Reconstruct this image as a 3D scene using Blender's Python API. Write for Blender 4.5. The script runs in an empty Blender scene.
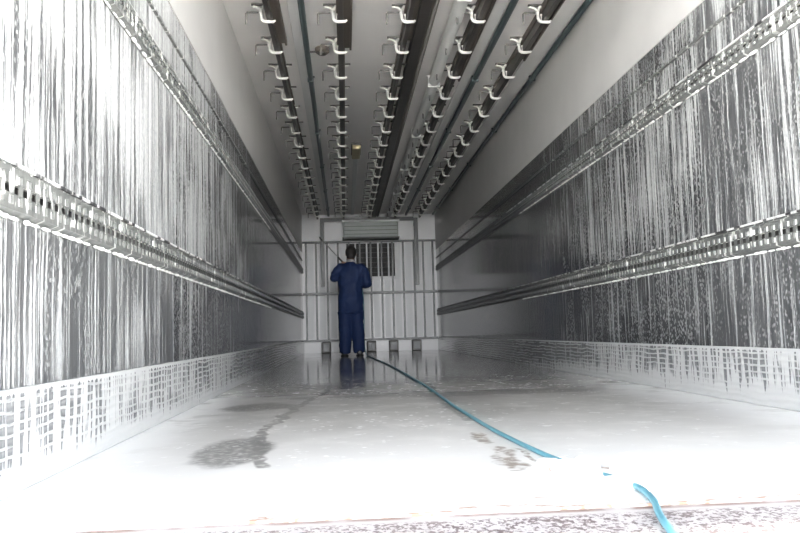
import bpy, bmesh, math, random
from mathutils import Vector, Matrix
random.seed(7)
S = bpy.context.scene
COL = S.collection
PI = math.pi

# ------------------------------------------------------------------ camera
CX, CZ, D = 0.76565, 0.34229, 14.3646        # eye position and depth of the front bulkhead
YAW, PITCH, ROLL, F = 0.071956, 0.083705, -0.027482, 780.0
W, HC = 2.48, 2.541                            # inner width and height of the trailer
cam_d = bpy.data.cameras.new('camera')
cam_d.sensor_width = 36.0
cam_d.lens = F * 36.0 / 800.0
cam_d.clip_start = 0.05
cam_d.clip_end = 300
cam = bpy.data.objects.new('camera', cam_d)
COL.objects.link(cam)
S.camera = cam
fw = Vector((math.sin(YAW)*math.cos(PITCH), math.cos(YAW)*math.cos(PITCH), math.sin(PITCH)))
rt = Vector((math.cos(YAW), -math.sin(YAW), 0))
up = rt.cross(fw)
r2 = rt*math.cos(ROLL) + up*math.sin(ROLL)
u2 = -rt*math.sin(ROLL) + up*math.cos(ROLL)
cam.matrix_world = Matrix(((r2.x, u2.x, -fw.x, CX), (r2.y, u2.y, -fw.y, 0.0), (r2.z, u2.z, -fw.z, CZ), (0, 0, 0, 1)))

# ------------------------------------------------------------------ daylight
world = bpy.data.worlds.new('overcast_sky')
S.world = world
world.use_nodes = True
wn, wl = world.node_tree.nodes, world.node_tree.links
wn.clear()
w_out = wn.new('ShaderNodeOutputWorld')
w_bg = wn.new('ShaderNodeBackground')
w_geo = wn.new('ShaderNodeTexCoord')
w_sep = wn.new('ShaderNodeSeparateXYZ')
w_ramp = wn.new('ShaderNodeValToRGB')
wl.new(w_geo.outputs['Generated'], w_sep.inputs[0])
wl.new(w_sep.outputs['Z'], w_ramp.inputs[0])
wl.new(w_ramp.outputs[0], w_bg.inputs[0])
wl.new(w_bg.outputs[0], w_out.inputs[0])
el = w_ramp.color_ramp.elements
el[0].position = 0.0; el[0].color = (1.0, 1.0, 1.0, 1)
el[1].position = 1.0; el[1].color = (0.06, 0.066, 0.075, 1)
e = el.new(0.10); e.color = (0.95, 0.97, 1.0, 1)        # bright haze low over the yard
e = el.new(0.17); e.color = (0.12, 0.13, 0.145, 1)
w_bg.inputs[1].default_value = 24.0

pl = bpy.data.lights.new('doorway_portal', 'AREA')
pl.shape = 'RECTANGLE'; pl.size = 2.7; pl.size_y = 2.8
pl.cycles.is_portal = True
po = bpy.data.objects.new('doorway_portal', pl)
po.location = (W/2, 0.9, HC/2); po.rotation_euler = (math.radians(90), 0, 0)
COL.objects.link(po)

sl = bpy.data.lights.new('added_bounce_sun', 'SUN')
sl.energy = 112.0; sl.angle = math.radians(12); sl.color = (1.0, .975, .93)
so = bpy.data.objects.new('added_bounce_sun', sl); COL.objects.link(so)
so.rotation_euler = Vector((.45, .16, .88)).to_track_quat('Z', 'Y').to_euler()   # added high over the roof: the lit yard bounces fill onto the ceiling

S.view_settings.view_transform = 'Standard'
S.view_settings.look = 'None'
S.view_settings.gamma = 1.0
S.view_settings.use_curve_mapping = False
S.view_settings.exposure = 0.3

# ------------------------------------------------------------------ mesh helpers
class MB:
    def __init__(s): s.v = []; s.f = []
    def quad(s, a, b, c, d):
        n = len(s.v); s.v += [a, b, c, d]; s.f.append((n, n+1, n+2, n+3))
    def box(s, x0, x1, y0, y1, z0, z1):
        n = len(s.v)
        s.v += [(x, y, z) for z in (z0, z1) for y in (y0, y1) for x in (x0, x1)]
        for q in ((0,2,3,1),(4,5,7,6),(0,1,5,4),(2,6,7,3),(0,4,6,2),(1,3,7,5)):
            s.f.append(tuple(n+i for i in q))
    def tube(s, pts, r, seg=8, caps=True):
        pts = [Vector(p) for p in pts]
        rs = r if isinstance(r, (list, tuple)) else [r]*len(pts)
        base = len(s.v); prev = None
        for i, p in enumerate(pts):
            t = (pts[min(i+1, len(pts)-1)] - pts[max(i-1, 0)]).normalized()
            if prev is None:
                ref = Vector((0,0,1)) if abs(t.z) < .9 else Vector((1,0,0))
                a = t.cross(ref).normalized()
            else:
                a = (prev - t*prev.dot(t)).normalized()
            prev = a; b = t.cross(a)
            rr = rs[i]; ra, rb = rr if isinstance(rr, tuple) else (rr, rr)
            for k in range(seg):
                an = 2*PI*k/seg
                s.v.append(tuple(p + a*math.cos(an)*ra + b*math.sin(an)*rb))
        n = len(pts)
        for i in range(n-1):
            for k in range(seg):
                k2 = (k+1) % seg
                s.f.append((base+i*seg+k, base+i*seg+k2, base+(i+1)*seg+k2, base+(i+1)*seg+k))
        if caps:
            s.f.append(tuple(base+k for k in range(seg))[::-1])
            s.f.append(tuple(base+(n-1)*seg+k for k in range(seg)))
    def ball(s, c, rx, ry=None, rz=None, seg=16, rings=10):
        ry = ry or rx; rz = rz or rx
        c = Vector(c); base = len(s.v)
        s.v.append((c.x, c.y, c.z+rz))
        for i in range(1, rings):
            t = PI*i/rings
            for k in range(seg):
                a = 2*PI*k/seg
                s.v.append((c.x+rx*math.sin(t)*math.cos(a), c.y+ry*math.sin(t)*math.sin(a), c.z+rz*math.cos(t)))
        s.v.append((c.x, c.y, c.z-rz)); last = len(s.v)-1
        for k in range(seg):
            k2 = (k+1) % seg
            s.f.append((base, base+1+k, base+1+k2))
            for i in range(rings-2):
                o = base+1+i*seg
                s.f.append((o+k, o+seg+k, o+seg+k2, o+k2))
            o = base+1+(rings-2)*seg
            s.f.append((o+k, last, o+k2))
    def build(s, name, mat, parent=None, smooth=False, loc=None):
        me = bpy.data.meshes.new(name)
        me.from_pydata([tuple(v) for v in s.v], [], s.f)
        bm = bmesh.new(); bm.from_mesh(me)
        bmesh.ops.recalc_face_normals(bm, faces=bm.faces)
        bm.to_mesh(me); bm.free()
        me.materials.append(mat)
        if smooth:
            for p in me.polygons: p.use_smooth = True
        o = bpy.data.objects.new(name, me)
        COL.objects.link(o)
        if parent: o.parent = parent
        if loc: o.location = loc
        return o

def bevel(o, w=.004, n=2):
    m = o.modifiers.new('bevel', 'BEVEL'); m.width = w; m.segments = n; m.limit_method = 'ANGLE'
    return o
def tag(o, label=None, cat=None, group=None, kind=None):
    if label: o['label'] = label
    if cat: o['category'] = cat
    if group: o['group'] = group
    if kind: o['kind'] = kind
    return o
def empty(name, loc=(0,0,0), **k):
    o = bpy.data.objects.new(name, None); COL.objects.link(o); o.location = loc
    o.empty_display_size = .1
    return tag(o, **k)
def copy_tree(o, parent=None):
    c = o.copy(); COL.objects.link(c); c.parent = parent
    for ch in [x for x in bpy.data.objects if x.parent == o]: copy_tree(ch, c)
    return c

# ------------------------------------------------------------------ node helpers
class NT:
    def __init__(s, name):
        s.m = bpy.data.materials.new(name); s.m.use_nodes = True
        s.n = s.m.node_tree.nodes; s.l = s.m.node_tree.links
        s.n.clear()
        s.out = s.n.new('ShaderNodeOutputMaterial')
        s.b = s.n.new('ShaderNodeBsdfPrincipled')
        s.l.new(s.b.outputs[0], s.out.inputs[0])
        g = s.n.new('ShaderNodeNewGeometry'); s.pos = g.outputs['Position']
        t = s.n.new('ShaderNodeSeparateXYZ'); s.l.new(s.pos, t.inputs[0])
        s.x, s.y, s.z = t.outputs
    def set(s, inp, v):
        if hasattr(v, 'is_output'): s.l.new(v, inp)
        else: inp.default_value = v
    def m_(s, op, a, b=0.0, c=None, clamp=False):
        n = s.n.new('ShaderNodeMath'); n.operation = op; n.use_clamp = clamp
        s.set(n.inputs[0], a); s.set(n.inputs[1], b)
        if c is not None: s.set(n.inputs[2], c)
        return n.outputs[0]
    def add(s, a, b): return s.m_('ADD', a, b)
    def sub(s, a, b): return s.m_('SUBTRACT', a, b)
    def mul(s, a, b): return s.m_('MULTIPLY', a, b)
    def mx(s, a, b): return s.m_('MAXIMUM', a, b)
    def mn(s, a, b): return s.m_('MINIMUM', a, b)
    def vec(s, x, y, z):
        n = s.n.new('ShaderNodeCombineXYZ')
        for i, v in enumerate((x, y, z)): s.set(n.inputs[i], v)
        return n.outputs[0]
    def step(s, v, a, b, lo=0.0, hi=1.0):
        n = s.n.new('ShaderNodeMapRange'); n.interpolation_type = 'SMOOTHSTEP'
        s.set(n.inputs[0], v); s.set(n.inputs[1], a); s.set(n.inputs[2], b)
        n.inputs[3].default_value = lo; n.inputs[4].default_value = hi
        return n.outputs[0]
    def noise(s, v, scale=1.0, detail=2.0, rough=.5, dist=0.0):
        n = s.n.new('ShaderNodeTexNoise')
        s.l.new(v, n.inputs['Vector']); n.inputs['Scale'].default_value = scale
        n.inputs['Detail'].default_value = detail; n.inputs['Roughness'].default_value = rough
        n.inputs['Distortion'].default_value = dist
        return n.outputs[0]
    def voro(s, v, scale):
        n = s.n.new('ShaderNodeTexVoronoi')
        s.l.new(v, n.inputs['Vector']); n.inputs['Scale'].default_value = scale
        return n.outputs['Distance']
    def mix(s, f, a, b):
        n = s.n.new('ShaderNodeMix'); n.data_type = 'RGBA'
        s.set(n.inputs[0], f)
        for i, v in ((6, a), (7, b)):
            if hasattr(v, 'is_output'): s.l.new(v, n.inputs[i])
            else: n.inputs[i].default_value = (*v, 1)
        return n.outputs[2]
    def bump(s, h, dist=.005, strength=1.0):
        n = s.n.new('ShaderNodeBump'); n.inputs['Strength'].default_value = strength
        n.inputs['Distance'].default_value = dist
        s.l.new(h, n.inputs['Height']); s.l.new(n.outputs[0], s.b.inputs['Normal'])
    def col(s, c):
        if hasattr(c, 'is_output'): s.l.new(c, s.b.inputs['Base Color'])
        else: s.b.inputs['Base Color'].default_value = (*c, 1)
    def rough(s, v): s.set(s.b.inputs['Roughness'], v)
    def metal(s, v): s.set(s.b.inputs['Metallic'], v)

def plain(name, c, rough=.5, metal=0.0, vary=.12, scale=9.0, bumpd=0.0):
    t = NT(name)
    n = t.noise(t.pos, scale, 4)
    lo = tuple(max(0, k*(1-vary)) for k in c); hi = tuple(min(1, k*(1+vary)) for k in c)
    t.col(t.mix(n, lo, hi)); t.rough(t.m_('ADD', t.mul(n, .15), rough-.07)); t.metal(metal)
    if bumpd: t.bump(t.noise(t.pos, scale*6, 3), bumpd)
    return t.m

# ---- foam covered wall lining: white runs of foam over dark wet sheet
def wall_foam(name, side):
    t = NT(name)
    left = side == 'left'
    # runs waver a little as they slide down
    wob = t.mul(t.sub(t.noise(t.vec(t.mul(t.y, 4), 0, t.mul(t.z, 4)), 1, 2), .5), .022)
    yy = t.add(t.y, wob)
    seed = 0.0 if left else 31.0
    fine = t.noise(t.vec(t.mul(yy, 52), seed, t.mul(t.z, 1.1)), 1, 2, .6)
    mid = t.noise(t.vec(t.mul(yy, 19), seed+5, t.mul(t.z, .8)), 1, 2, .6)
    thin = t.noise(t.vec(t.mul(yy, 120), seed+9, t.mul(t.z, .9)), 1, 1, .5)
    hair = t.noise(t.vec(t.mul(yy, 90), seed+19, t.mul(t.z, .5)), 1, 2, .6)
    froth = t.noise(t.vec(seed, t.mul(t.y, 70), t.mul(t.z, 45)), 1, 3, .65)
    runs = t.add(t.add(t.mul(fine, .44), t.mul(mid, .28)), t.mul(thin, .28))
    patch = t.noise(t.vec(t.mul(t.y, 1.1), seed, t.mul(t.z, 1.5)), 1, 3, .55)
    if left:
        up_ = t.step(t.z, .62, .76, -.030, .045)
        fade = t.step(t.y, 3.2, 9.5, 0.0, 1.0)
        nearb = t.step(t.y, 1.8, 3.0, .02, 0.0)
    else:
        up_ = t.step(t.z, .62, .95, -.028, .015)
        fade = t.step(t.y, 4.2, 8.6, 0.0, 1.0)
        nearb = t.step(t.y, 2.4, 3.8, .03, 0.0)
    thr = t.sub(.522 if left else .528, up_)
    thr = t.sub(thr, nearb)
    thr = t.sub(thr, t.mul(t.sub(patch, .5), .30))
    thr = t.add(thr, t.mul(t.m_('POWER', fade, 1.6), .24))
    foam = t.step(t.sub(t.add(runs, t.mul(t.sub(froth, .5), .07)), thr), -.02, .035)
    # froth speckles between the runs
    sp = t.voro(t.vec(0, t.mul(t.y, 1.0), t.mul(t.z, .62)), 75)
    spn = t.noise(t.vec(0, t.mul(t.y, 4), t.mul(t.z, 2.2)), 1, 3)
    spk = t.mul(t.step(sp, .42, .24), t.step(t.sub(spn, t.mul(fade, .25)), .40, .54))
    foam = t.mx(foam, t.mul(spk, .6))
    film = t.mul(t.step(patch, .30, .75, .12, 1.0), t.step(hair, .35, .62, .12, .62))
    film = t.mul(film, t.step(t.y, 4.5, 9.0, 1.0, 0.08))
    dark = t.mix(t.noise(t.vec(0, t.mul(t.y, 2), t.mul(t.z, .8)), 1, 3), (.030, .032, .035), (.065, .068, .072))
    basec = t.mix(film, dark, (.17, .172, .175))
    thick = t.mul(t.step(hair, .30, .62, .35, 1.0), t.step(froth, .25, .7, .6, 1.0))
    foamc = t.mix(thick, (.12, .125, .13), (.47, .48, .48))
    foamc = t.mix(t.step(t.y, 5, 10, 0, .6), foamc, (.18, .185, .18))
    t.col(t.mix(foam, basec, foamc))
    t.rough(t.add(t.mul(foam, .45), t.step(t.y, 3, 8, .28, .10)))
    t.b.inputs['IOR'].default_value = 1.7
    t.bump(t.add(foam, t.mul(fine, .3)), .005, .7)
    return t.m

def kick_foam(name, side):
    t = NT(name)
    left = side == 'left'
    wob = t.mul(t.sub(t.noise(t.vec(t.mul(t.y, 4), 0, t.mul(t.z, 6)), 1, 2), .5), .02)
    yy = t.add(t.y, wob)
    runs = t.noise(t.vec(t.mul(yy, 34), 3, t.mul(t.z, 4)), 1, 2, .6)
    runs = t.add(t.mul(runs, .6), t.mul(t.noise(t.vec(t.mul(yy, 85), 8, t.mul(t.z, 3)), 1, 1), .4))
    ribs = t.m_('SINE', t.mul(t.add(t.z, t.mul(t.sub(t.noise(t.vec(0, t.mul(t.y, 5), t.mul(t.z, 9)), 1, 3), .5), .035)), 2*PI/.026))
    patch = t.noise(t.vec(0, t.mul(t.y, 1.3), t.mul(t.z, 4)), 1, 2)
    thr = t.sub(.50, t.mul(t.sub(patch, .5), .26))
    thr = t.add(thr, t.mul(t.step(t.y, 4.5, 9.5 if left else 8.5), .24))
    thr = t.sub(thr, t.step(t.add(t.z, t.mul(t.sub(patch, .5), .12)), .08 if left else .13, 0.0, 0.0, .16))
    thr = t.sub(thr, t.step(t.z, .222, .236, 0.0, .3))
    thr = t.sub(thr, t.step(t.y, 3.6, 2.6, 0.0, .04))
    foam = t.step(t.sub(runs, thr), -.02, .03)
    brk = t.noise(t.vec(0, t.mul(t.y, 7), t.mul(t.z, 40)), 1, 2)
    line = t.mul(t.mul(t.step(ribs, .35, .85), t.step(brk, .34, .50)), t.step(t.y, 9.5, 5.5, .15, .85))
    foam = t.mx(foam, line)
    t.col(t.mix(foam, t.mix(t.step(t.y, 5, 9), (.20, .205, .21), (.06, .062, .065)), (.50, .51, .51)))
    t.rough(t.add(t.mul(foam, .4), t.step(t.y, 5, 9, .2, .1)))
    t.bump(t.add(foam, t.mul(ribs, .25)), .006, .8)
    return t.m

def floor_mat():
    t = NT('wet_floor')
    dn = t.noise(t.pos, 3.0, 4, .6)
    dn2 = t.noise(t.vec(t.x, t.y, 7.0), 3.0, 4, .6)
    px = t.add(t.x, t.mul(t.sub(dn, .5), .16)); py = t.add(t.y, t.mul(t.sub(dn2, .5), .30))
    def ell(cx, cy, rx, ry, soft=.45):
        a = t.m_('POWER', t.m_('DIVIDE', t.sub(px, cx), rx), 2.0)
        b = t.m_('POWER', t.m_('DIVIDE', t.sub(py, cy), ry), 2.0)
        return t.step(t.add(a, b), 1.0+soft, 1.0-soft)
    def seg(a, b, w, k=.5, x_=None, y_=None):
        dx, dy = b[0]-a[0], b[1]-a[1]; L = math.hypot(dx, dy); dx /= L; dy /= L
        qx = t.sub(x_ or px, a[0]); qy = t.sub(y_ or py, a[1])
        al = t.add(t.mul(qx, dx), t.mul(qy, dy))
        ac = t.sub(t.mul(qx, dy), t.mul(qy, dx))
        ex = t.sub(al, t.mn(t.mx(al, 0.0), L))
        d = t.m_('SQRT', t.add(t.mul(ex, ex), t.mul(ac, ac)))
        return t.step(d, w, w*k)
    def union(L):
        r = L[0]
        for q in L[1:]: r = t.mx(r, q)
        return r
    lo = t.noise(t.pos, .7, 3)
    base = t.mix(lo, (.31, .306, .298), (.42, .412, .40))
    base = t.mix(t.mul(t.step(t.noise(t.pos, 5, 5, .65), .45, .7), .35), base, (.80, .79, .77))
    base = t.mix(t.mul(t.step(t.noise(t.vec(t.mul(t.x, 2.5), t.mul(t.y, 1.6), 3), 1, 4, .6), .52, .68), t.step(t.y, 2.2, 3.0, .15, .7)), base, (.22, .215, .21))
    base = t.mix(t.step(t.y, 3.7, 1.7, 0, .85), base, (.84, .83, .81))    # rinsed foam film nearer the door
    wallside = t.mx(t.step(t.x, .34, .02), t.step(t.x, W-.50, W-.02))
    wallside = t.mul(wallside, t.step(t.noise(t.pos, 3.5, 4, .6), .28, .5))
    base = t.mix(t.mul(wallside, t.step(t.y, 7.0, 4.0)), base, (.86, .86, .86))    # foam gathered along the walls
    # darker bare wet patches
    dk = union([ell(.34, 3.83, .18, .20), ell(.41, 2.42, .10, .28), ell(1.55, 4.25, .6, .16), ell(1.2, 5.6, .7, .2), ell(1.0, 7.2, .8, .5), ell(.68, 5.1, .2, .25), ell(.8, 4.3, .45, .08)])
    grain = t.noise(t.pos, 45, 3)
    base = t.mix(t.mul(dk, t.step(grain, .3, .6, .45, .9)), base, (.15, .147, .143))
    # dirty drag marks, brown smears and a grey line along the hose
    streak = [(.721,5.49),(.644,4.69),(.50,3.47),(.456,2.75),(.458,2.53)]
    mk = [seg(streak[i], streak[i+1], .028) for i in range(4)] + [seg((.456,2.6),(.535,2.1),.03), seg((.80,5.6),(.72,5.0),.02)]
    trail = [(1.286,5.2),(1.251,3.89),(1.233,2.99)]  # darker grey line running beside the hose
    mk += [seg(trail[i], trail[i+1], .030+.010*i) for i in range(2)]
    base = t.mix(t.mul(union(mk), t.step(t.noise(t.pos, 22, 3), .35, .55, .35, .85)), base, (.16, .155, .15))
    br = [seg((1.205,2.64),(1.198,2.40),.03), seg((1.2,2.3),(1.175,1.95),.034), seg((1.24,2.25),(1.25,2.0),.012)]
    base = t.mix(t.mul(union(br), t.step(t.noise(t.pos, 30, 3), .38, .6, .1, .9)), base, (.20, .155, .12))
    orr = [seg((1.30,1.505),(1.47,1.50),.012), seg((1.52,1.515),(1.68,1.51),.010), seg((.3,1.50),(1.3,1.49),.008),
           seg((1.13,1.585),(1.18,1.578),.007), seg((1.346,1.956),(1.421,1.852),.010), seg((1.253,1.993),(1.30,1.75),.006)]
    base = t.mix(t.mul(union(orr), t.step(t.noise(t.pos, 40, 3), .35, .6, .1, .9)), base, (.38, .20, .11))
    # froth: clusters of small white bubbles
    cl = union([ell(.85, 3.1, .40, .42), ell(1.25, 3.35, .16, .5), ell(1.9, 4.3, .28, .65), ell(.9, 4.3, .5, .35), ell(1.95, 5.6, .12, .15), ell(.42, 5.6, .15, .2), ell(.75, 2.2, .2, .2)])
    vb = t.voro(t.pos, 26)
    sp = t.mul(t.step(vb, .30, .16), t.step(t.noise(t.pos, 7, 3), .46, .56))
    fo = t.mul(cl, sp)
    vw = t.mul(t.step(t.noise(t.pos, 14, 4, .7), .60, .66), t.step(t.y, 9, 4))
    fo = t.mx(fo, t.mul(vw, .6))
    t.col(t.mix(fo, base, (.95, .95, .95)))
    r = t.add(.035, t.mul(t.noise(t.pos, 2.2, 3), .13))
    r = t.add(r, t.step(t.y, 6.5, 3.0, 0, .28))
    t.rough(t.add(r, t.mul(fo, .4)))
    t.b.inputs['IOR'].default_value = 1.5
    rip = t.noise(t.pos, 5, 2)
    t.bump(t.add(t.mul(fo, .6), t.add(t.mul(rip, .5), t.mul(grain, .06))), .004, .3)
    return t.m

def sill_mat():
    t = NT('speckled_sill_metal')
    v = t.noise(t.vec(t.mul(t.x, 1.0), t.mul(t.y, .8), t.z), 120, 2, .6)
    wn_ = t.noise(t.pos, 8, 3)
    m = t.step(t.add(v, t.mul(t.sub(wn_, .5), .25)), .50, .56)
    band = t.mul(t.step(t.y, 1.465, 1.435), m)
    c = t.mix(band, (.56, .52, .51), (.17, .13, .13))
    edge = t.mul(t.step(t.y, 1.466, 1.482), t.step(wn_, .34, .55))
    c = t.mix(t.mul(edge, .9), c, (.22, .13, .10))
    t.col(c); t.rough(.45); t.bump(v, .003, .5)
    return t.m

def rail_metal(name, side):
    t = NT(name)
    n = t.noise(t.vec(0, t.mul(t.y, 30), t.mul(t.z, 9)), 1, 3)
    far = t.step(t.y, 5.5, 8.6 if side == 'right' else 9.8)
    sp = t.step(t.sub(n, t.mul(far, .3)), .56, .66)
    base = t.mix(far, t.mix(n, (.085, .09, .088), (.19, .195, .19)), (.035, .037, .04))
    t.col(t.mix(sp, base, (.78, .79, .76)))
    t.metal(.25); t.rough(.38)
    t.bump(n, .003, .6)
    return t.m

def mist_mat():
    m = bpy.data.materials.new('fine_spray'); m.use_nodes = True
    n, l = m.node_tree.nodes, m.node_tree.links; n.clear()
    o = n.new('ShaderNodeOutputMaterial'); v = n.new('ShaderNodeVolumeScatter')
    v.inputs['Color'].default_value = (.95, .96, .97, 1); v.inputs['Density'].default_value = .9
    l.new(v.outputs[0], o.inputs['Volume']); return m
def shade_line_mat():
    t = NT('painted_shade_line')  # dark colour stands in for shade above the rail; pale breaks are foam
    n = t.noise(t.vec(0, t.mul(t.y, 14), t.mul(t.z, 3)), 1, 3)
    t.col(t.mix(t.mul(t.step(n, .44, .52), t.step(t.y, 9.5, 7)), (.03, .03, .032), (.7, .71, .7))); t.rough(.5)
    return t.m

M = dict(
    rail_shade=shade_line_mat(),
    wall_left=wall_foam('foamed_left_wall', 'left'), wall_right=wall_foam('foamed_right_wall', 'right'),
    kick_left=kick_foam('foamed_left_kick_plate', 'left'), kick_right=kick_foam('foamed_right_kick_plate', 'right'),
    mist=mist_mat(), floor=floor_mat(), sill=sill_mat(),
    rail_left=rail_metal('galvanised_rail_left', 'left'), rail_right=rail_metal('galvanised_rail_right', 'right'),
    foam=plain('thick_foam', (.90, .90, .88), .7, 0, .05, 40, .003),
    white=plain('white_panel', (.84, .815, .795), .36, 0, .05, 2.5),
    upper=plain('white_upper_lining', (.60, .59, .575), .42, 0, .12, 3.0),
    bulk=plain('white_bulkhead', (.86, .86, .87), .32, 0, .06, 4.0),
    beam=plain('pale_beam', (.66, .66, .65), .45, 0, .06, 5),
    dark=plain('dark_steel', (.045, .042, .04), .45, .4, .35, 14),
    brown=plain('dark_brown_plate', (.075, .064, .055), .6, .1, .35, 25),
    teal=plain('dark_teal_pipe', (.045, .065, .07), .35, .2, .3, 10),
    hook=plain('pale_cast_metal', (.78, .77, .74), .4, .15, .08, 40),
    rod=plain('grey_rod', (.075, .073, .070), .8, 0, .15, 30),
    bar=plain('grey_painted_bar', (.062, .066, .07), .4, .1, .2, 10),
    unit=plain('grey_green_unit', (.20, .225, .22), .4, .1, .15, 10),
    unit_dk=plain('unit_shadow_slot', (.04, .045, .045), .5, .1, .15, 10),
    black=plain('black_louvre', (.008, .008, .009), .6, 0, .3, 20),
    frame=plain('white_grille_frame', (.72, .73, .74), .4, 0, .05, 10),
    rubber=plain('black_rubber', (.02, .02, .021), .45, 0, .3, 20),
    hose=plain('blue_hose', (.09, .25, .31), .38, 0, .15, 12),
    yellow=plain('yellowed_lamp_plastic', (.42, .36, .20), .4, 0, .1, 12),
    skin=plain('skin', (.42, .25, .18), .5, 0, .1, 12),
    hair=plain('black_hair', (.012, .010, .010), .6, 0, .4, 60, .004),
    blue=plain('navy_blue_cloth', (.003, .018, .080), .75, 0, .2, 12, .002),
    collar=plain('grey_collar_cloth', (.36, .36, .38), .8, 0, .1, 20),
    steel=plain('steel_tube', (.42, .42, .43), .3, .8, .1, 20),
    concrete=plain('yard_concrete', (.62, .61, .585), .85, 0, .1, 1.5, .004),
)

# ------------------------------------------------------------------ shell
Y0, TW = 1.50, .09
def struct(name, mb, mat, **k):
    o = mb.build(name, mat, **k); o['kind'] = 'structure'; return o
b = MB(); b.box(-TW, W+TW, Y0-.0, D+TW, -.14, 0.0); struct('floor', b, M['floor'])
b = MB(); b.box(-TW, W+TW, Y0, D+TW, HC, HC+TW); struct('ceiling', b, M['white'])
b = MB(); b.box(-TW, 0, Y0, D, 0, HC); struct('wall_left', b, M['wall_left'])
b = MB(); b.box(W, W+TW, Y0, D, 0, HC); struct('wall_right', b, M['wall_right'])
b = MB(); b.box(-TW, W+TW, D, D+TW, 0, HC); struct('wall_back', b, M['bulk'])
ZE = 1.854
# clean upper lining boards above the foamed sheet, and the lip at their foot
b = MB(); b.box(0, .006, Y0, D, ZE, HC); struct('trim_1', b, M['upper'])
b = MB(); b.box(W-.006, W, Y0, D, ZE, HC); struct('trim_2', b, M['upper'])
b = MB(); b.box(0, .012, Y0, D, 1.692, 1.704); struct('trim_3', b, M['rail_left'])
b = MB(); b.box(W-.012, W, Y0, D, 1.692, 1.704); struct('trim_4', b, M['rail_right'])
b = MB(); b.box(0, .014, Y0, D, 0, .2375); bevel(struct('baseboard_left', b, M['kick_left']), .004)
b = MB(); b.box(W-.014, W, Y0, D, 0, .2375); bevel(struct('baseboard_right', b, M['kick_right']), .004)
# threshold plate across the doorway
b = MB(); b.box(-TW, W+TW, .95, Y0, -.10, -.004); bevel(struct('trim_5', b, M['sill']), .006)
b = MB(); b.box(-TW, W+TW, .95, Y0, -1.15, -.10); struct('trim_6', b, M['dark'])
b = MB(); b.box(-40, 40, -60, 30, -1.25, -1.15); struct('ground', b, M['concrete'])

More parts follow.
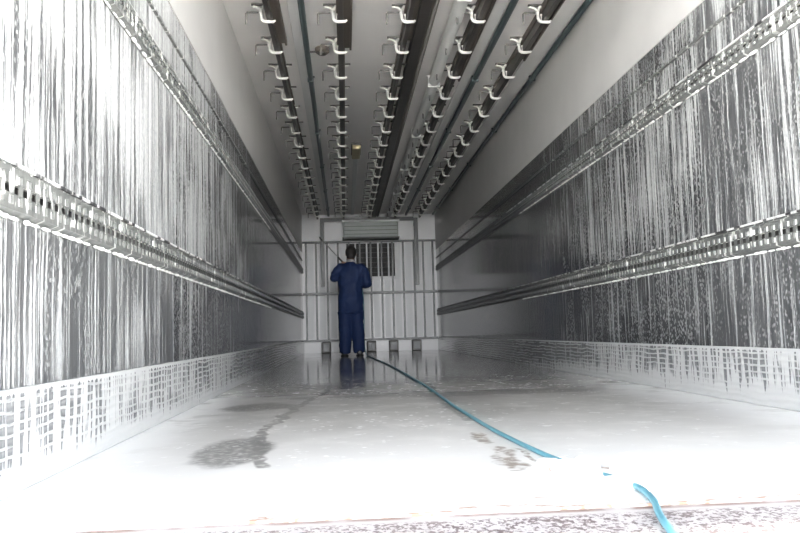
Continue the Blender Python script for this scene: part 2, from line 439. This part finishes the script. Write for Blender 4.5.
# ------------------------------------------------------------------ perforated load rails
def load_rail(side, zc, h, mat, label):
    sgn = 1 if side == 'left' else -1
    xw = 0 if side == 'left' else W
    X = lambda d: xw + sgn*d
    y0, y1, p = 1.62, D-.02, .05
    r = empty('perforated_load_rail', (xw, y0, zc), label=label, cat='load rail', group='perforated rails along the side walls')
    z0, z1 = zc-h/2, zc+h/2
    DD = .022
    def L(v): return (v[0]-xw, v[1]-y0, v[2]-zc)
    m = MB()
    # rows: flange, face, holes, web, holes, face, flange
    e = h/2
    zs = [z0+.014, z0+.014+h*.10, zc-h*.12, zc+h*.12, z1-.014-h*.10, z1-.014]
    n = int((y1-y0)/p)
    def fq(ya, yb, za, zb, d=DD): m.quad(L((X(d), ya, za)), L((X(d), yb, za)), L((X(d), yb, zb)), L((X(d), ya, zb)))
    def reveal(ya, yb, za, zb):
        for a, c in (((ya, za), (yb, za)), ((yb, za), (yb, zb)), ((yb, zb), (ya, zb)), ((ya, zb), (ya, za))):
            m.quad(L((X(DD), *a)), L((X(DD), *c)), L((X(DD-.008), *c)), L((X(DD-.008), *a)))
    fq(y0, y0+n*p, zs[0], zs[1]); fq(y0, y0+n*p, zs[4], zs[5])
    for i in range(n):
        a = y0+i*p; c, d_, f_ = a+.011, a+.037, a+p
        for (za, zb) in ((zs[1], zs[2]), (zs[3], zs[4])):
            fq(a, c, za, zb); fq(d_, f_, za, zb); reveal(c, d_, za, zb)
        # mid row: round-ish hole between the slots
        hz = (zs[3]-zs[2])*.5; mc = a+.0
        fq(a+.0115, f_-.0115, zs[2], zs[3])
        fq(a, a+.0115, zs[2], zc-hz*.72) ; fq(a, a+.0115, zc+hz*.72, zs[3])
        fq(f_-.0115, f_, zs[2], zc-hz*.72); fq(f_-.0115, f_, zc+hz*.72, zs[3])
    # sloping sides and wall flanges of the hat profile
    for (za, zb, zf) in ((zs[0], zs[0]-.008, z0), (zs[5], zs[5]+.008, z1)):
        m.quad(L((X(DD), y0, za)), L((X(DD), y0+n*p, za)), L((X(.003), y0+n*p, zb)), L((X(.003), y0, zb)))
        m.quad(L((X(.003), y0, zb)), L((X(.003), y0+n*p, zb)), L((X(.003), y0+n*p, zf)), L((X(.003), y0, zf)))
        m.quad(L((X(.003), y0, zf)), L((X(.003), y0+n*p, zf)), L((X(0), y0+n*p, zf)), L((X(0), y0, zf)))
    m.build('rail_face', mat, r)
    # foam packed behind the slots, up to where the spraying reached
    ye = 8.6 if side == 'right' else 9.4
    s = MB()
    for (za, zb) in ((zs[1]-.003, zs[2]+.003), (zs[3]-.003, zs[4]+.003)):
        q0, q1 = L((X(DD-.014), y0, za)), L((X(DD-.0075), ye, zb))
        s.box(min(q0[0], q1[0]), max(q0[0], q1[0]), q0[1], q1[1], q0[2], q1[2])
    tag(s.build('foam_filling', M['foam'], r), 'white foam packed in the slots')
    s = MB(); q0, q1 = L((X(.002), y0, zs[0])), L((X(.006), y1, zs[5]))
    s.box(min(q0[0], q1[0]), max(q0[0], q1[0]), q0[1], q1[1], q0[2], q1[2])
    s.build('rail_back', M['dark'], r)
    # shadow line over the top flange, built as a thin dark strip
    s = MB(); q0, q1 = L((X(0), y0, z1)), L((X(.010), y1, z1+.008))
    s.box(min(q0[0], q1[0]), max(q0[0], q1[0]), q0[1], q1[1], q0[2], q1[2])
    s.build('shade_strip', M['rail_shade'], r)
    # thick lumpy foam bead sitting on the bottom flange
    s = MB(); k = 0; yy = y0+.01
    while yy < ye-1.2:
        l_ = random.uniform(.02, .07); rr = random.uniform(.004, .009)
        s.ball(L((X(.006+rr*.5), yy, z0-.001)), rr, l_*.6, rr*.8, 6, 4); yy += l_*random.uniform(.8, 1.5)
    tag(s.build('foam_bead', M['foam'], r), 'lumpy white foam along the lower flange', kind='stuff')
    return r
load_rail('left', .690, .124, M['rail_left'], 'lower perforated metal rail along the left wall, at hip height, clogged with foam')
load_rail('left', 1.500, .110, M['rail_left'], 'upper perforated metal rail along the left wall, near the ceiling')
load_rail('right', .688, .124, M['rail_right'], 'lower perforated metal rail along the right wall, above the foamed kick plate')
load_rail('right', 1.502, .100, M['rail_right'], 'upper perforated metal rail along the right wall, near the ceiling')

# ------------------------------------------------------------------ overhead meat rails with hangers
HP = .58; HY0 = 5.07
def make_hanger():
    h = MB(); R = .0105
    h.tube([(0,0,-.040), (-.001,0,-.070), (0,0,-.098), (.005,0,-.112), (.016,0,-.120), (.034,0,-.123), (.078,0,-.122), (.092,0,-.112)], [R,R,R,R*1.05,R*1.1,R*1.1,R,R*.6], 8)
    h.tube([(0,0,-.048), (-.014,0,-.034), (-.030,0,-.024), (-.050,0,-.020), (-.066,0,-.024)], [R, R*.95, R*.9, R*.8, R*.6], 8)
    h.tube([(0,0,-.048), (.008,0,-.030), (.018,0,-.012), (.022,0,-.001)], [R, R*.95, R*.9, R*.9], 8)
    h.tube([(.012,0,-.022), (.05,0,-.018), (.11,0,-.020)], [R*.6, R*.6, R*.5], 8)
    h.ball((-.004, 0, -.060), .015, .014, .014, 10, 6)
    o = h.build('hanger', M['hook'], smooth=True)
    c = MB(); c.box(-.066, .124, -.012, .012, -.011, -.0005)
    bevel(c.build('crossbar', M['rod'], o), .002)
    s = MB(); s.tube([(0,0,-.060), (-.096,0,-.060), (-.102,0,-.066), (-.102,0,-.140)], .0062, 6)
    s.build('stop_arm', M['rod'], o)
    q = MB(); q.tube([(.022,0,-.108), (.022,0,-.070)], .004, 6); q.box(.0165, .0275, -.0055, .0055, -.078, -.068)
    q.build('bolt', M['hook'], o)
    return o
rails = [(.255, 5.65, 'leftmost of the five overhead hanging rails, beside the left wall'),
         (.730, 5.75, 'second overhead hanging rail from the left, right of the round ceiling fitting'),
         (1.190, 5.60, 'middle one of the five overhead hanging rails, beside the thick dark ceiling duct'),
         (1.665, 6.50, 'fourth overhead hanging rail from the left, right of the pale ceiling tube'),
         (2.120, 6.00, 'rightmost of the five overhead hanging rails, nearest the right wall')]
proto = None
for (x0, ywide, lab) in rails:
    r = empty('overhead_hanging_rail', (x0, 3.9, HC), label=lab, cat='hanging rail', group='overhead hanging rails')
    b = MB(); b.box(.034, .066, -2.2, D-4.09, -.112, -.030); bevel(b.build('rail_bar', M['dark'], r), .003)
    b = MB(); b.box(.026, .078, -2.25, D-4.09, -.028, 0.0); bevel(b.build('ceiling_channel', M['brown'], r), .003)
    b = MB(); b.box(.020, .128, -2.2, ywide-3.9, -.050, -.029); b.box(.112, .128, -2.2, ywide-3.9, -.068, -.050)
    bevel(b.build('wide_cover_plate', M['brown'], r), .003)
    for k in range(-4, 16):
        if proto is None:
            proto = make_hanger(); h = proto
        else:
            h = copy_tree(proto)
        h.parent = r
        h.location = (0, HY0 + k*HP - 3.9, 0)
        h.rotation_euler = (0, 0, random.uniform(-.05, .05))

# ------------------------------------------------------------------ other runs along the ceiling
def ceil_box(name, xa, xb, za, mat, ya=Y0+.05, yb=D-.02):
    b = MB(); b.box(xa, xb, ya, yb, HC-za, HC); return bevel(struct(name, b, mat), .004)
ceil_box('trim_7', .425, .500, .012, M['beam'])
ceil_box('trim_8', 1.815, 1.900, .020, M['beam'])
ceil_box('trim_9', 2.265, 2.400, .020, M['beam'])
def pipe(name, x, r, label, mat, dz=None, cat='pipe', xe=None):
    ya, yb = 1.6, D-.05
    b = MB(); n = 24; xe = x if xe is None else xe
    b.tube([(0+(xe-x)*i/n, (yb-ya)*i/n, 0) for i in range(n+1)], r, 12)
    z = HC-(dz or r)
    root = empty(name, (x, ya, z), label=label, cat=cat)
    b.build('tube', mat, root, smooth=True)
    for k in range(7):
        c = MB(); yy = 1.45+k*1.75
        xx = (xe-x)*yy/(yb-ya)
        c.box(xx-r-.012, xx+r+.012, yy-.012, yy+.012, (HC-z)-.008, (HC-z)); c.box(xx-r-.004, xx+r+.004, yy-.010, yy+.010, -r-.004, (HC-z)-.004)
        c.build('clip', mat, root)
    return root
pipe('ceiling_pipe', .527, .022, 'thin dark pipe on the ceiling, left of the round fitting', M['teal'], xe=.50)
pipe('ceiling_pipe', 1.935, .024, 'thin dark pipe on the ceiling between the two rightmost hanging rails', M['teal'])
pipe('ceiling_pipe', 2.440, .022, 'thin dark pipe in the corner where the ceiling meets the right wall', M['teal'])
pipe('ceiling_tube', 1.560, .048, 'thick pale tube on the ceiling, right of the wide dark duct', M['beam'], cat='tube', xe=1.60)
root = empty('ceiling_duct', (1.335, 1.6, HC), label='wide dark duct on the ceiling, between the middle hanging rail and the pale tube', cat='duct')
b = MB(); b.box(-.035, .045, 0, D-1.65, -.075, 0); bevel(b.build('duct_body', M['dark'], root), .006)
b = MB(); b.box(.050, .095, 0, D-1.65, -.045, 0); bevel(b.build('side_channel', M['brown'], root), .005)
b = MB(); b.tube([(.072, 0, -.056), (.072, D-1.65, -.056)], .010, 8); tag(b.build('cable', M['rod'], root, smooth=True), 'grey cable under the duct')
root = empty('ceiling_fitting', (.634, 5.88, HC), label='small round dark fitting on the ceiling, left of the second hanging rail', cat='ceiling fitting')
b = MB(); b.tube([(0,0,0), (0,0,-.03), (0,0,-.042)], [.056, .056, .044], 20); b.build('housing', M['brown'], root)
b = MB(); b.tube([(0,0,-.040), (0,0,-.052), (0,0,-.058)], [.036, .032, .016], 16); b.build('lens', M['dark'], root)
b = MB(); b.tube([(-.008,.04,-.012), (-.107,.05,-.012)], .007, 6); b.build('cable', M['dark'], root)
root = empty('ceiling_lamp', (.94, 8.9, HC), label='small yellowish box lamp on the ceiling between the second and middle hanging rails', cat='lamp')
b = MB(); b.box(-.058, .058, 0, .55, -.022, 0); bevel(b.build('base_plate', M['rod'], root), .004)
b = MB(); b.box(-.05, .05, .01, .54, -.075, -.020); bevel(b.build('lamp_cover', M['yellow'], root), .014, 3)
b = MB(); b.box(-.03, .03, .55, D-8.95, -.02, 0); bevel(b.build('conduit', M['beam'], root), .004)

# ------------------------------------------------------------------ front bulkhead
root = empty('bulkhead_rack', (W/2, D, 0), label='grey rack of upright bars standing against the white end wall', cat='rack')
def bb(name, xa, xb, ya, yb, za, zb, mat, parent=root, bv=.003):
    b = MB(); b.box(xa-W/2, xb-W/2, ya-D, yb-D, za, zb); return bevel(b.build(name, mat, parent), bv)
bb('cross_rail', .008, W-.008, D-.105, D-.075, 2.000, 2.036, M['bar'])
bb('cross_rail', .008, W-.008, D-.105, D-.075, 1.050, 1.095, M['bar'])
bb('cross_rail', .020, W-.020, D-.105, D-.075, .205, .240, M['bar'])
xs = [.075, .26, .46, .66, .86, 1.06, 1.26, 1.46, 1.66, 1.86, 2.06, 2.23, 2.41]
for x in xs: bb('upright_bar', x-.017, x+.017, D-.075, D-.042, .205, 2.02, M['bar'])
for x in (.06, W-.06):
    for z in (1.98, 1.07): bb('wall_stay', x-.01, x+.01, D-.060, D, z-.01, z+.01, M['bar'])
for i, x in enumerate((.155, .36, .56, .76, .96, 1.16, 1.36, 1.56, 1.76, 1.96, 2.14, 2.32)):
    b = MB(); b.box(x-.055, x+.055, D-.008, D, .26, 2.0)
    o = bevel(struct('trim_%d' % (10+i), b, M['frame']), .004)
root2 = empty('air_unit_frame', (W/2, D, 0), label='dark grey goalpost frame around the cooling unit on the end wall', cat='frame')
bb('post', .345, .415, D-.15, D-.115, 1.20, 2.46, M['bar'], root2)
bb('post', 2.065, 2.140, D-.15, D-.115, 1.20, 2.44, M['bar'], root2)
bb('top_bar', .415, 2.065, D-.15, D-.115, 2.39, 2.46, M['bar'], root2)
for x in (.38, 2.10):
    bb('bracket', x-.03, x+.03, D-.115, D, 2.30, 2.36, M['bar'], root2)
root3 = empty('cooling_unit', (W/2, D, 0), label='grey-green box of the cooling unit high on the end wall, above the grille', cat='cooling unit')
bb('casing', .770, 1.760, D-.36, D, 2.07, 2.375, M['unit'], root3, .012)
bb('front_lip', .745, 1.785, D-.39, D-.30, 2.345, 2.375, M['frame'], root3)
for z in (2.12, 2.19, 2.26): bb('front_rib', .785, 1.745, D-.368, D-.358, z, z+.012, M['unit_dk'], root3, .002)
bb('drip_tray', .750, 1.780, D-.38, D-.02, 2.04, 2.07, M['unit_dk'], root3)
root4 = empty('air_grille', (W/2, D, 0), label='white-framed return air grille with black openings behind the bars', cat='grille')
bb('back_panel', .80, 1.72, D-.012, D-.001, 1.36, 2.0, M['black'], root4)
g0, g1, h0, h1 = .80, 1.72, 1.36, 2.0
for (a, c, d_, e_) in ((g0-.03, g0+.015, h0-.03, h1+.02), (g1-.015, g1+.045, h0-.03, h1+.02), (g0, g1, h0-.035, h0+.015), (g0, g1, h1-.01, h1+.025)):
    bb('frame_bar', a, c, D-.036, D-.004, d_, e_, M['frame'], root4)
for x in (.98, 1.19, 1.40, 1.59): bb('mullion', x-.014, x+.014, D-.034, D-.008, h0, h1, M['frame'], root4)
for k in range(1, 7):
    z = h0 + k*(h1-h0)/7; bb('slat', g0, g1, D-.026, D-.010, z-.003, z+.003, M['bar'], root4, .002)
names = ['leftmost dark block at the foot of the end wall, left of the worker', 'dark block at the foot of the end wall, just right of the worker',
         'dark block at the foot of the end wall, between two others right of the worker', 'rightmost dark block at the foot of the end wall']
for (x, lab) in zip((.415, 1.235, 1.64, 2.06), names):
    r = empty('foot_block', (x, D, 0), label=lab, cat='block', group='dark blocks along the foot of the end wall')
    b = MB(); b.box(-.085, .085, -.16, -.001, 0, .195); bevel(b.build('block_body', M['dark'], r), .012)
    b = MB(); b.box(-.055, .055, -.168, -.160, .03, .165); bevel(b.build('face_plate', M['bar'], r), .004)

# ------------------------------------------------------------------ the worker
def remesh(o, vox=.011, sm=6):
    m = o.modifiers.new('remesh', 'REMESH'); m.mode = 'VOXEL'; m.voxel_size = vox; m.use_smooth_shade = True
    m = o.modifiers.new('smooth', 'SMOOTH'); m.iterations = sm; m.factor = .5
    return o
PX, PY = .865, 12.0
def P(x, y, z): return (x-PX, y-PY, z)          # world point to the figure's own frame
def hand(m, palm, fdir, curl, thumb):
    palm, fdir, curl, thumb = [Vector(v) for v in (palm, fdir, curl, thumb)]
    fdir.normalize(); curl.normalize(); thumb.normalize()
    side = fdir.cross(curl).normalized()
    m.tube([palm-fdir*.05, palm-fdir*.02, palm+fdir*.035], [(.024,.02), (.030,.040), (.016,.040)], 12)
    for i, L in enumerate((.072, .080, .075, .060)):
        o_ = side*(.030-.020*i)
        a = palm + o_ + fdir*.030
        p1 = a + fdir*L*.42; p2 = p1 + (fdir*.25+curl*.9).normalized()*L*.36; p3 = p2 + (curl*.5-fdir*.8).normalized()*L*.3
        m.tube([a, p1, p2, p3], [.0098, .0092, .0084, .007], 8); m.ball(p3, .007, seg=8, rings=5)
    a = palm + side*.026 - fdir*.02
    m.tube([a, a+thumb*.030, a+thumb*.048+curl*.022], [.013, .0115, .009], 8)
LH = Vector((.765, 12.33, 1.435)); RH = Vector((1.010, 12.25, 1.165))
lance_dir = (Vector((.36, 12.62, 1.93)) - RH).normalized()
body = MB()
# skull, jaw, nose, ears, neck
hx, hy, hz = PX+.012, PY+.045, 1.575
body.ball(P(hx, hy, hz+.008), .076, .094, .100)
body.ball(P(hx, hy+.030, hz-.055), .055, .062, .058)
body.ball(P(hx, hy+.097, hz-.018), .012, .018, .022, 8, 6)
body.ball(P(hx, hy+.086, hz-.060), .022, .010, .008, 8, 6)
for s in (-1, 1):
    body.ball(P(hx+s*.078, hy+.004, hz-.014), .009, .020, .030, 8, 6)
    body.ball(P(hx+s*.030, hy+.086, hz+.006), .012, .009, .008, 8, 6)
body.tube([P(PX+.005, PY+.0, 1.36), P(PX+.008, PY+.01, 1.45), P(hx, hy-.01, 1.53)], [.062, .056, .056], 14)
# trunk, arms and legs beneath the overall
body.tube([P(PX, PY-.01, .86), P(PX, PY, 1.05), P(PX, PY-.01, 1.22), P(PX, PY, 1.36)], [(.10,.14), (.09,.125), (.10,.155), (.075,.12)], 14)
L_el, R_el = (.605, 12.02, 1.195), (1.120, 11.97, 1.090)
L_sh, R_sh = (.700, 12.0, 1.355), (1.040, 12.0, 1.345)
body.tube([P(*L_sh), P(*L_el)], [.044, .026], 10); body.tube([P(*L_el), P(*(LH-Vector((.03,.06,.05))))], [.026, .025], 10)
body.tube([P(*R_sh), P(*R_el)], [.044, .026], 10); body.tube([P(*R_el), P(*(RH-Vector((-.02,.05,.0))))], [.026, .025], 10)
for s in (-1, 1): body.tube([P(PX+s*.08, PY, .86), P(PX+s*.10, PY+.01, .48), P(PX+s*.115, PY, .10)], [.075, .052, .038], 12)
def V3(v): return Vector(P(*v))
hand(body, V3(LH) - Vector((.012, .032, .018)), (.10, .80, .45), (.35, .1, .9), (-.5, .4, .7))
hand(body, V3(RH) - Vector((-.012, .034, .012)), (-.12, .85, .25), (-.30, .2, .9), (-.5, .4, .7))
person = remesh(body.build('person', M['skin'], loc=(PX, PY, 0)), .0085, 3)
tag(person, 'person in dark blue overalls seen from behind, spraying the far left corner with a lance', 'person')
# overall: jacket and trousers, slightly loose
c = MB()
c.tube([P(PX-.01, PY-.005, .60+.05), P(PX-.01, PY-.01, .80), P(PX-.008, PY-.005, .98), P(PX-.004, PY, 1.14), P(PX, PY-.005, 1.27), P(PX, PY, 1.36), P(PX+.003, PY+.0, 1.405), P(PX+.006, PY+.004, 1.43)],
       [(.135,.188), (.140,.192), (.128,.182), (.130,.190), (.128,.205), (.110,.180), (.088,.110), (.070,.072)], 22)
c.tube([P(.725, 12.0, 1.355), P(.665, 12.0, 1.31), P(.620, 12.01, 1.245), P(*L_el), P(.640, 12.12, 1.28), P(.70, 12.22, 1.36), P(.722, 12.26, 1.385)],
       [.078, .082, .075, .068, .062, .052, .045], 14)
c.tube([P(1.005, 12.0, 1.35), P(1.060, 12.0, 1.29), P(1.100, 11.98, 1.20), P(*R_el), P(1.095, 12.06, 1.085), P(1.045, 12.16, 1.125), P(1.030, 12.19, 1.14)],
       [.078, .084, .078, .070, .064, .052, .046], 14)
for s, w in ((-1, 1.0), (1, 1.0)):
    c.tube([P(PX+s*.082-.01, PY, .84), P(PX+s*.090-.008, PY+.01, .66), P(PX+s*.094-.004, PY+.012, .46), P(PX+s*.100, PY-.004, .26), P(PX+s*.104, PY-.004, .10), P(PX+s*.106, PY, .045)],
           [(.118,.108), (.108,.104), (.096,.094), (.092,.092), (.090,.088), (.088,.082)], 16)
for q, rr in ((L_el, .070), (R_el, .072), ((.71, 12.0, 1.345), .082), ((1.025, 12.0, 1.34), .084)): c.ball(P(*q), rr)
cov = remesh(c.build('overalls', M['blue'], person), .0125, 5)
tx = bpy.data.textures.new('cloth_folds', 'CLOUDS'); tx.noise_scale = .16; tx.noise_depth = 2
dm = cov.modifiers.new('folds', 'DISPLACE'); dm.texture = tx; dm.strength = .045; dm.mid_level = .5; dm.texture_coords = 'LOCAL'
c = MB(); c.tube([P(PX-.01, PY-.008, .652), P(PX-.01, PY-.008, .668)], [(.150,.203), (.150,.203)], 28)
c.build('jacket_hem', M['blue'], person, smooth=True)
c = MB(); c.tube([P(PX+.006, PY+.003, 1.425), P(PX+.010, PY+.006, 1.452), P(PX+.011, PY+.008, 1.466)], [.076, .070, .066], 20)
tag(c.build('collar', M['collar'], person, smooth=True), 'pale grey collar')
hh = MB()
hh.ball(P(hx, hy-.010, hz+.018), .087, .100, .106, 24, 16)
hh.ball(P(hx, hy-.050, hz-.040), .070, .056, .066, 20, 12)
hh2 = remesh(hh.build('hair', M['hair'], person), .009, 3)
for s in (-1, 1):
    bt = MB(); x = PX+s*.112
    bt.tube([P(x, PY-.005, .20), P(x, PY-.005, .10), P(x, PY, .055)], [(.062,.066), (.064,.070), (.066,.090)], 16)
    bt.tube([P(x, PY-.085, .045), P(x, PY-.04, .050), P(x+s*.008, PY+.08, .050), P(x+s*.014, PY+.165, .038), P(x+s*.014, PY+.185, .03)], [(.040,.034), (.052,.046), (.056,.046), (.048,.034), (.03,.02)], 14)
    bo = remesh(bt.build('boot', M['rubber'], person), .009, 3)
    sl = MB(); sl.tube([P(x+s*.004, PY+.03, 0.0), P(x+s*.004, PY+.03, .016)], [(.145,.060), (.145,.060)], 20)
    # orient the sole length along the walking direction
    sl.build('sole', M['black'], bo)

# ------------------------------------------------------------------ lance and hose
tip = RH + lance_dir*.98
root = empty('spray_lance', tuple(RH), label='thin steel spray lance held up by the worker towards the left corner', cat='spray lance')
def LP(v): return tuple(Vector(v)-RH)
b = MB(); b.tube([LP(RH+lance_dir*.03), LP(RH+lance_dir*.5), LP(tip)], .0085, 10); b.build('lance_tube', M['steel'], root, smooth=True)
b = MB(); b.tube([LP(RH+lance_dir*.22), LP(RH+lance_dir*.56)], .014, 10); b.build('sleeve_grip', M['rubber'], root, smooth=True)
b = MB(); b.tube([LP(tip-lance_dir*.02), LP(tip+lance_dir*.03), LP(tip+lance_dir*.06)], [.013, .014, .009], 10); b.build('nozzle', M['rubber'], root)
b = MB(); b.tube([LP(RH-lance_dir*.05), LP(RH+lance_dir*.09)], .019, 10); b.tube([LP(RH-lance_dir*.03), LP(RH+Vector((.028,0,-.06))), LP(RH+Vector((.034,0,-.12)))], [.017,.016,.014], 10)
gb = b.build('trigger_gun', M['rubber'], root)
b = MB(); b.tube([LP(RH+lance_dir*.05+Vector((0,.0,-.02))), LP(RH+Vector((.008,.03,-.06))), LP(RH+Vector((.014,.035,-.09)))], .005, 6); b.build('trigger', M['steel'], gb)

b = MB(); d_ = lance_dir
b.tube([Vector((0,0,0)), d_*.12, d_*.30, d_*.42], [.012, .05, .12, .06], 16)
mo = b.build('spray_mist', M['mist'], smooth=True, loc=tip+lance_dir*.07)
tag(mo, 'faint grey puff of mist leaving the lance tip near the left wall', 'mist', kind='stuff')

def catmull(P_, n=10):
    P_ = [Vector(p) for p in P_]; P_ = [P_[0]*2-P_[1]] + P_ + [P_[-1]*2-P_[-2]]
    out = []
    for i in range(1, len(P_)-2):
        a, b_, c_, d_ = P_[i-1:i+3]
        for k in range(n):
            t = k/n
            out.append(.5*((2*b_)+(c_-a)*t+(2*a-5*b_+4*c_-d_)*t*t+(3*b_-a-3*c_+d_)*t**3))
    out.append(P_[-2]); return out
HR = .0068
g = RH + Vector((.034, 0, -.125))
hp = [tuple(g), (1.058, 12.24, .90), (1.062, 12.22, .60), (1.055, 12.15, .30), (1.06, 12.0, .10), (1.08, 11.75, HR+.004), (1.10, 11.2, HR),
      (1.14, 10.0, HR), (1.20, 8.3, HR), (1.232, 6.73, HR), (1.245, 5.6, HR), (1.253, 4.58, HR), (1.243, 3.62, HR), (1.247, 3.1, HR), (1.253, 2.68, HR), (1.268, 2.35, HR),
      (1.284, 2.12, HR), (1.300, 1.98, HR), (1.335, 1.80, HR), (1.366, 1.63, HR), (1.350, 1.50, HR), (1.315, 1.38, HR-.001), (1.285, 1.25, HR-.001), (1.25, 1.05, HR-.001)]
hp.append((1.24, .92, HR-.01)); hp.append((1.235, .90, -.3)); hp.append((1.24, .86, -1.0)); hp.append((1.3, .6, -1.14)); hp.append((1.6, -.5, -1.14))
pts = catmull(hp, 10)
b = MB(); b.tube(pts, HR, 12)
fm = MB()
for k in range(70):
    a = k/69; cx_ = 1.30+.05*a+random.gauss(0, .035); cy_ = 1.96-.30*a+random.gauss(0, .03)
    rr = random.uniform(.012, .03); fm.ball((cx_-1.33, cy_-1.8, rr*.18), rr, rr*1.2, rr*.5, 10, 6)
fo_ = remesh(fm.build('foam_mound', M['foam'], loc=(1.33, 1.8, 0)), .006, 4)
tag(fo_, 'low mound of white foam lying over the blue hose near the doorway', 'foam', kind='stuff')
ho = b.build('water_hose', M['hose'], smooth=True)
tag(ho, 'long blue water hose snaking from the worker along the wet floor to the doorway', 'hose')
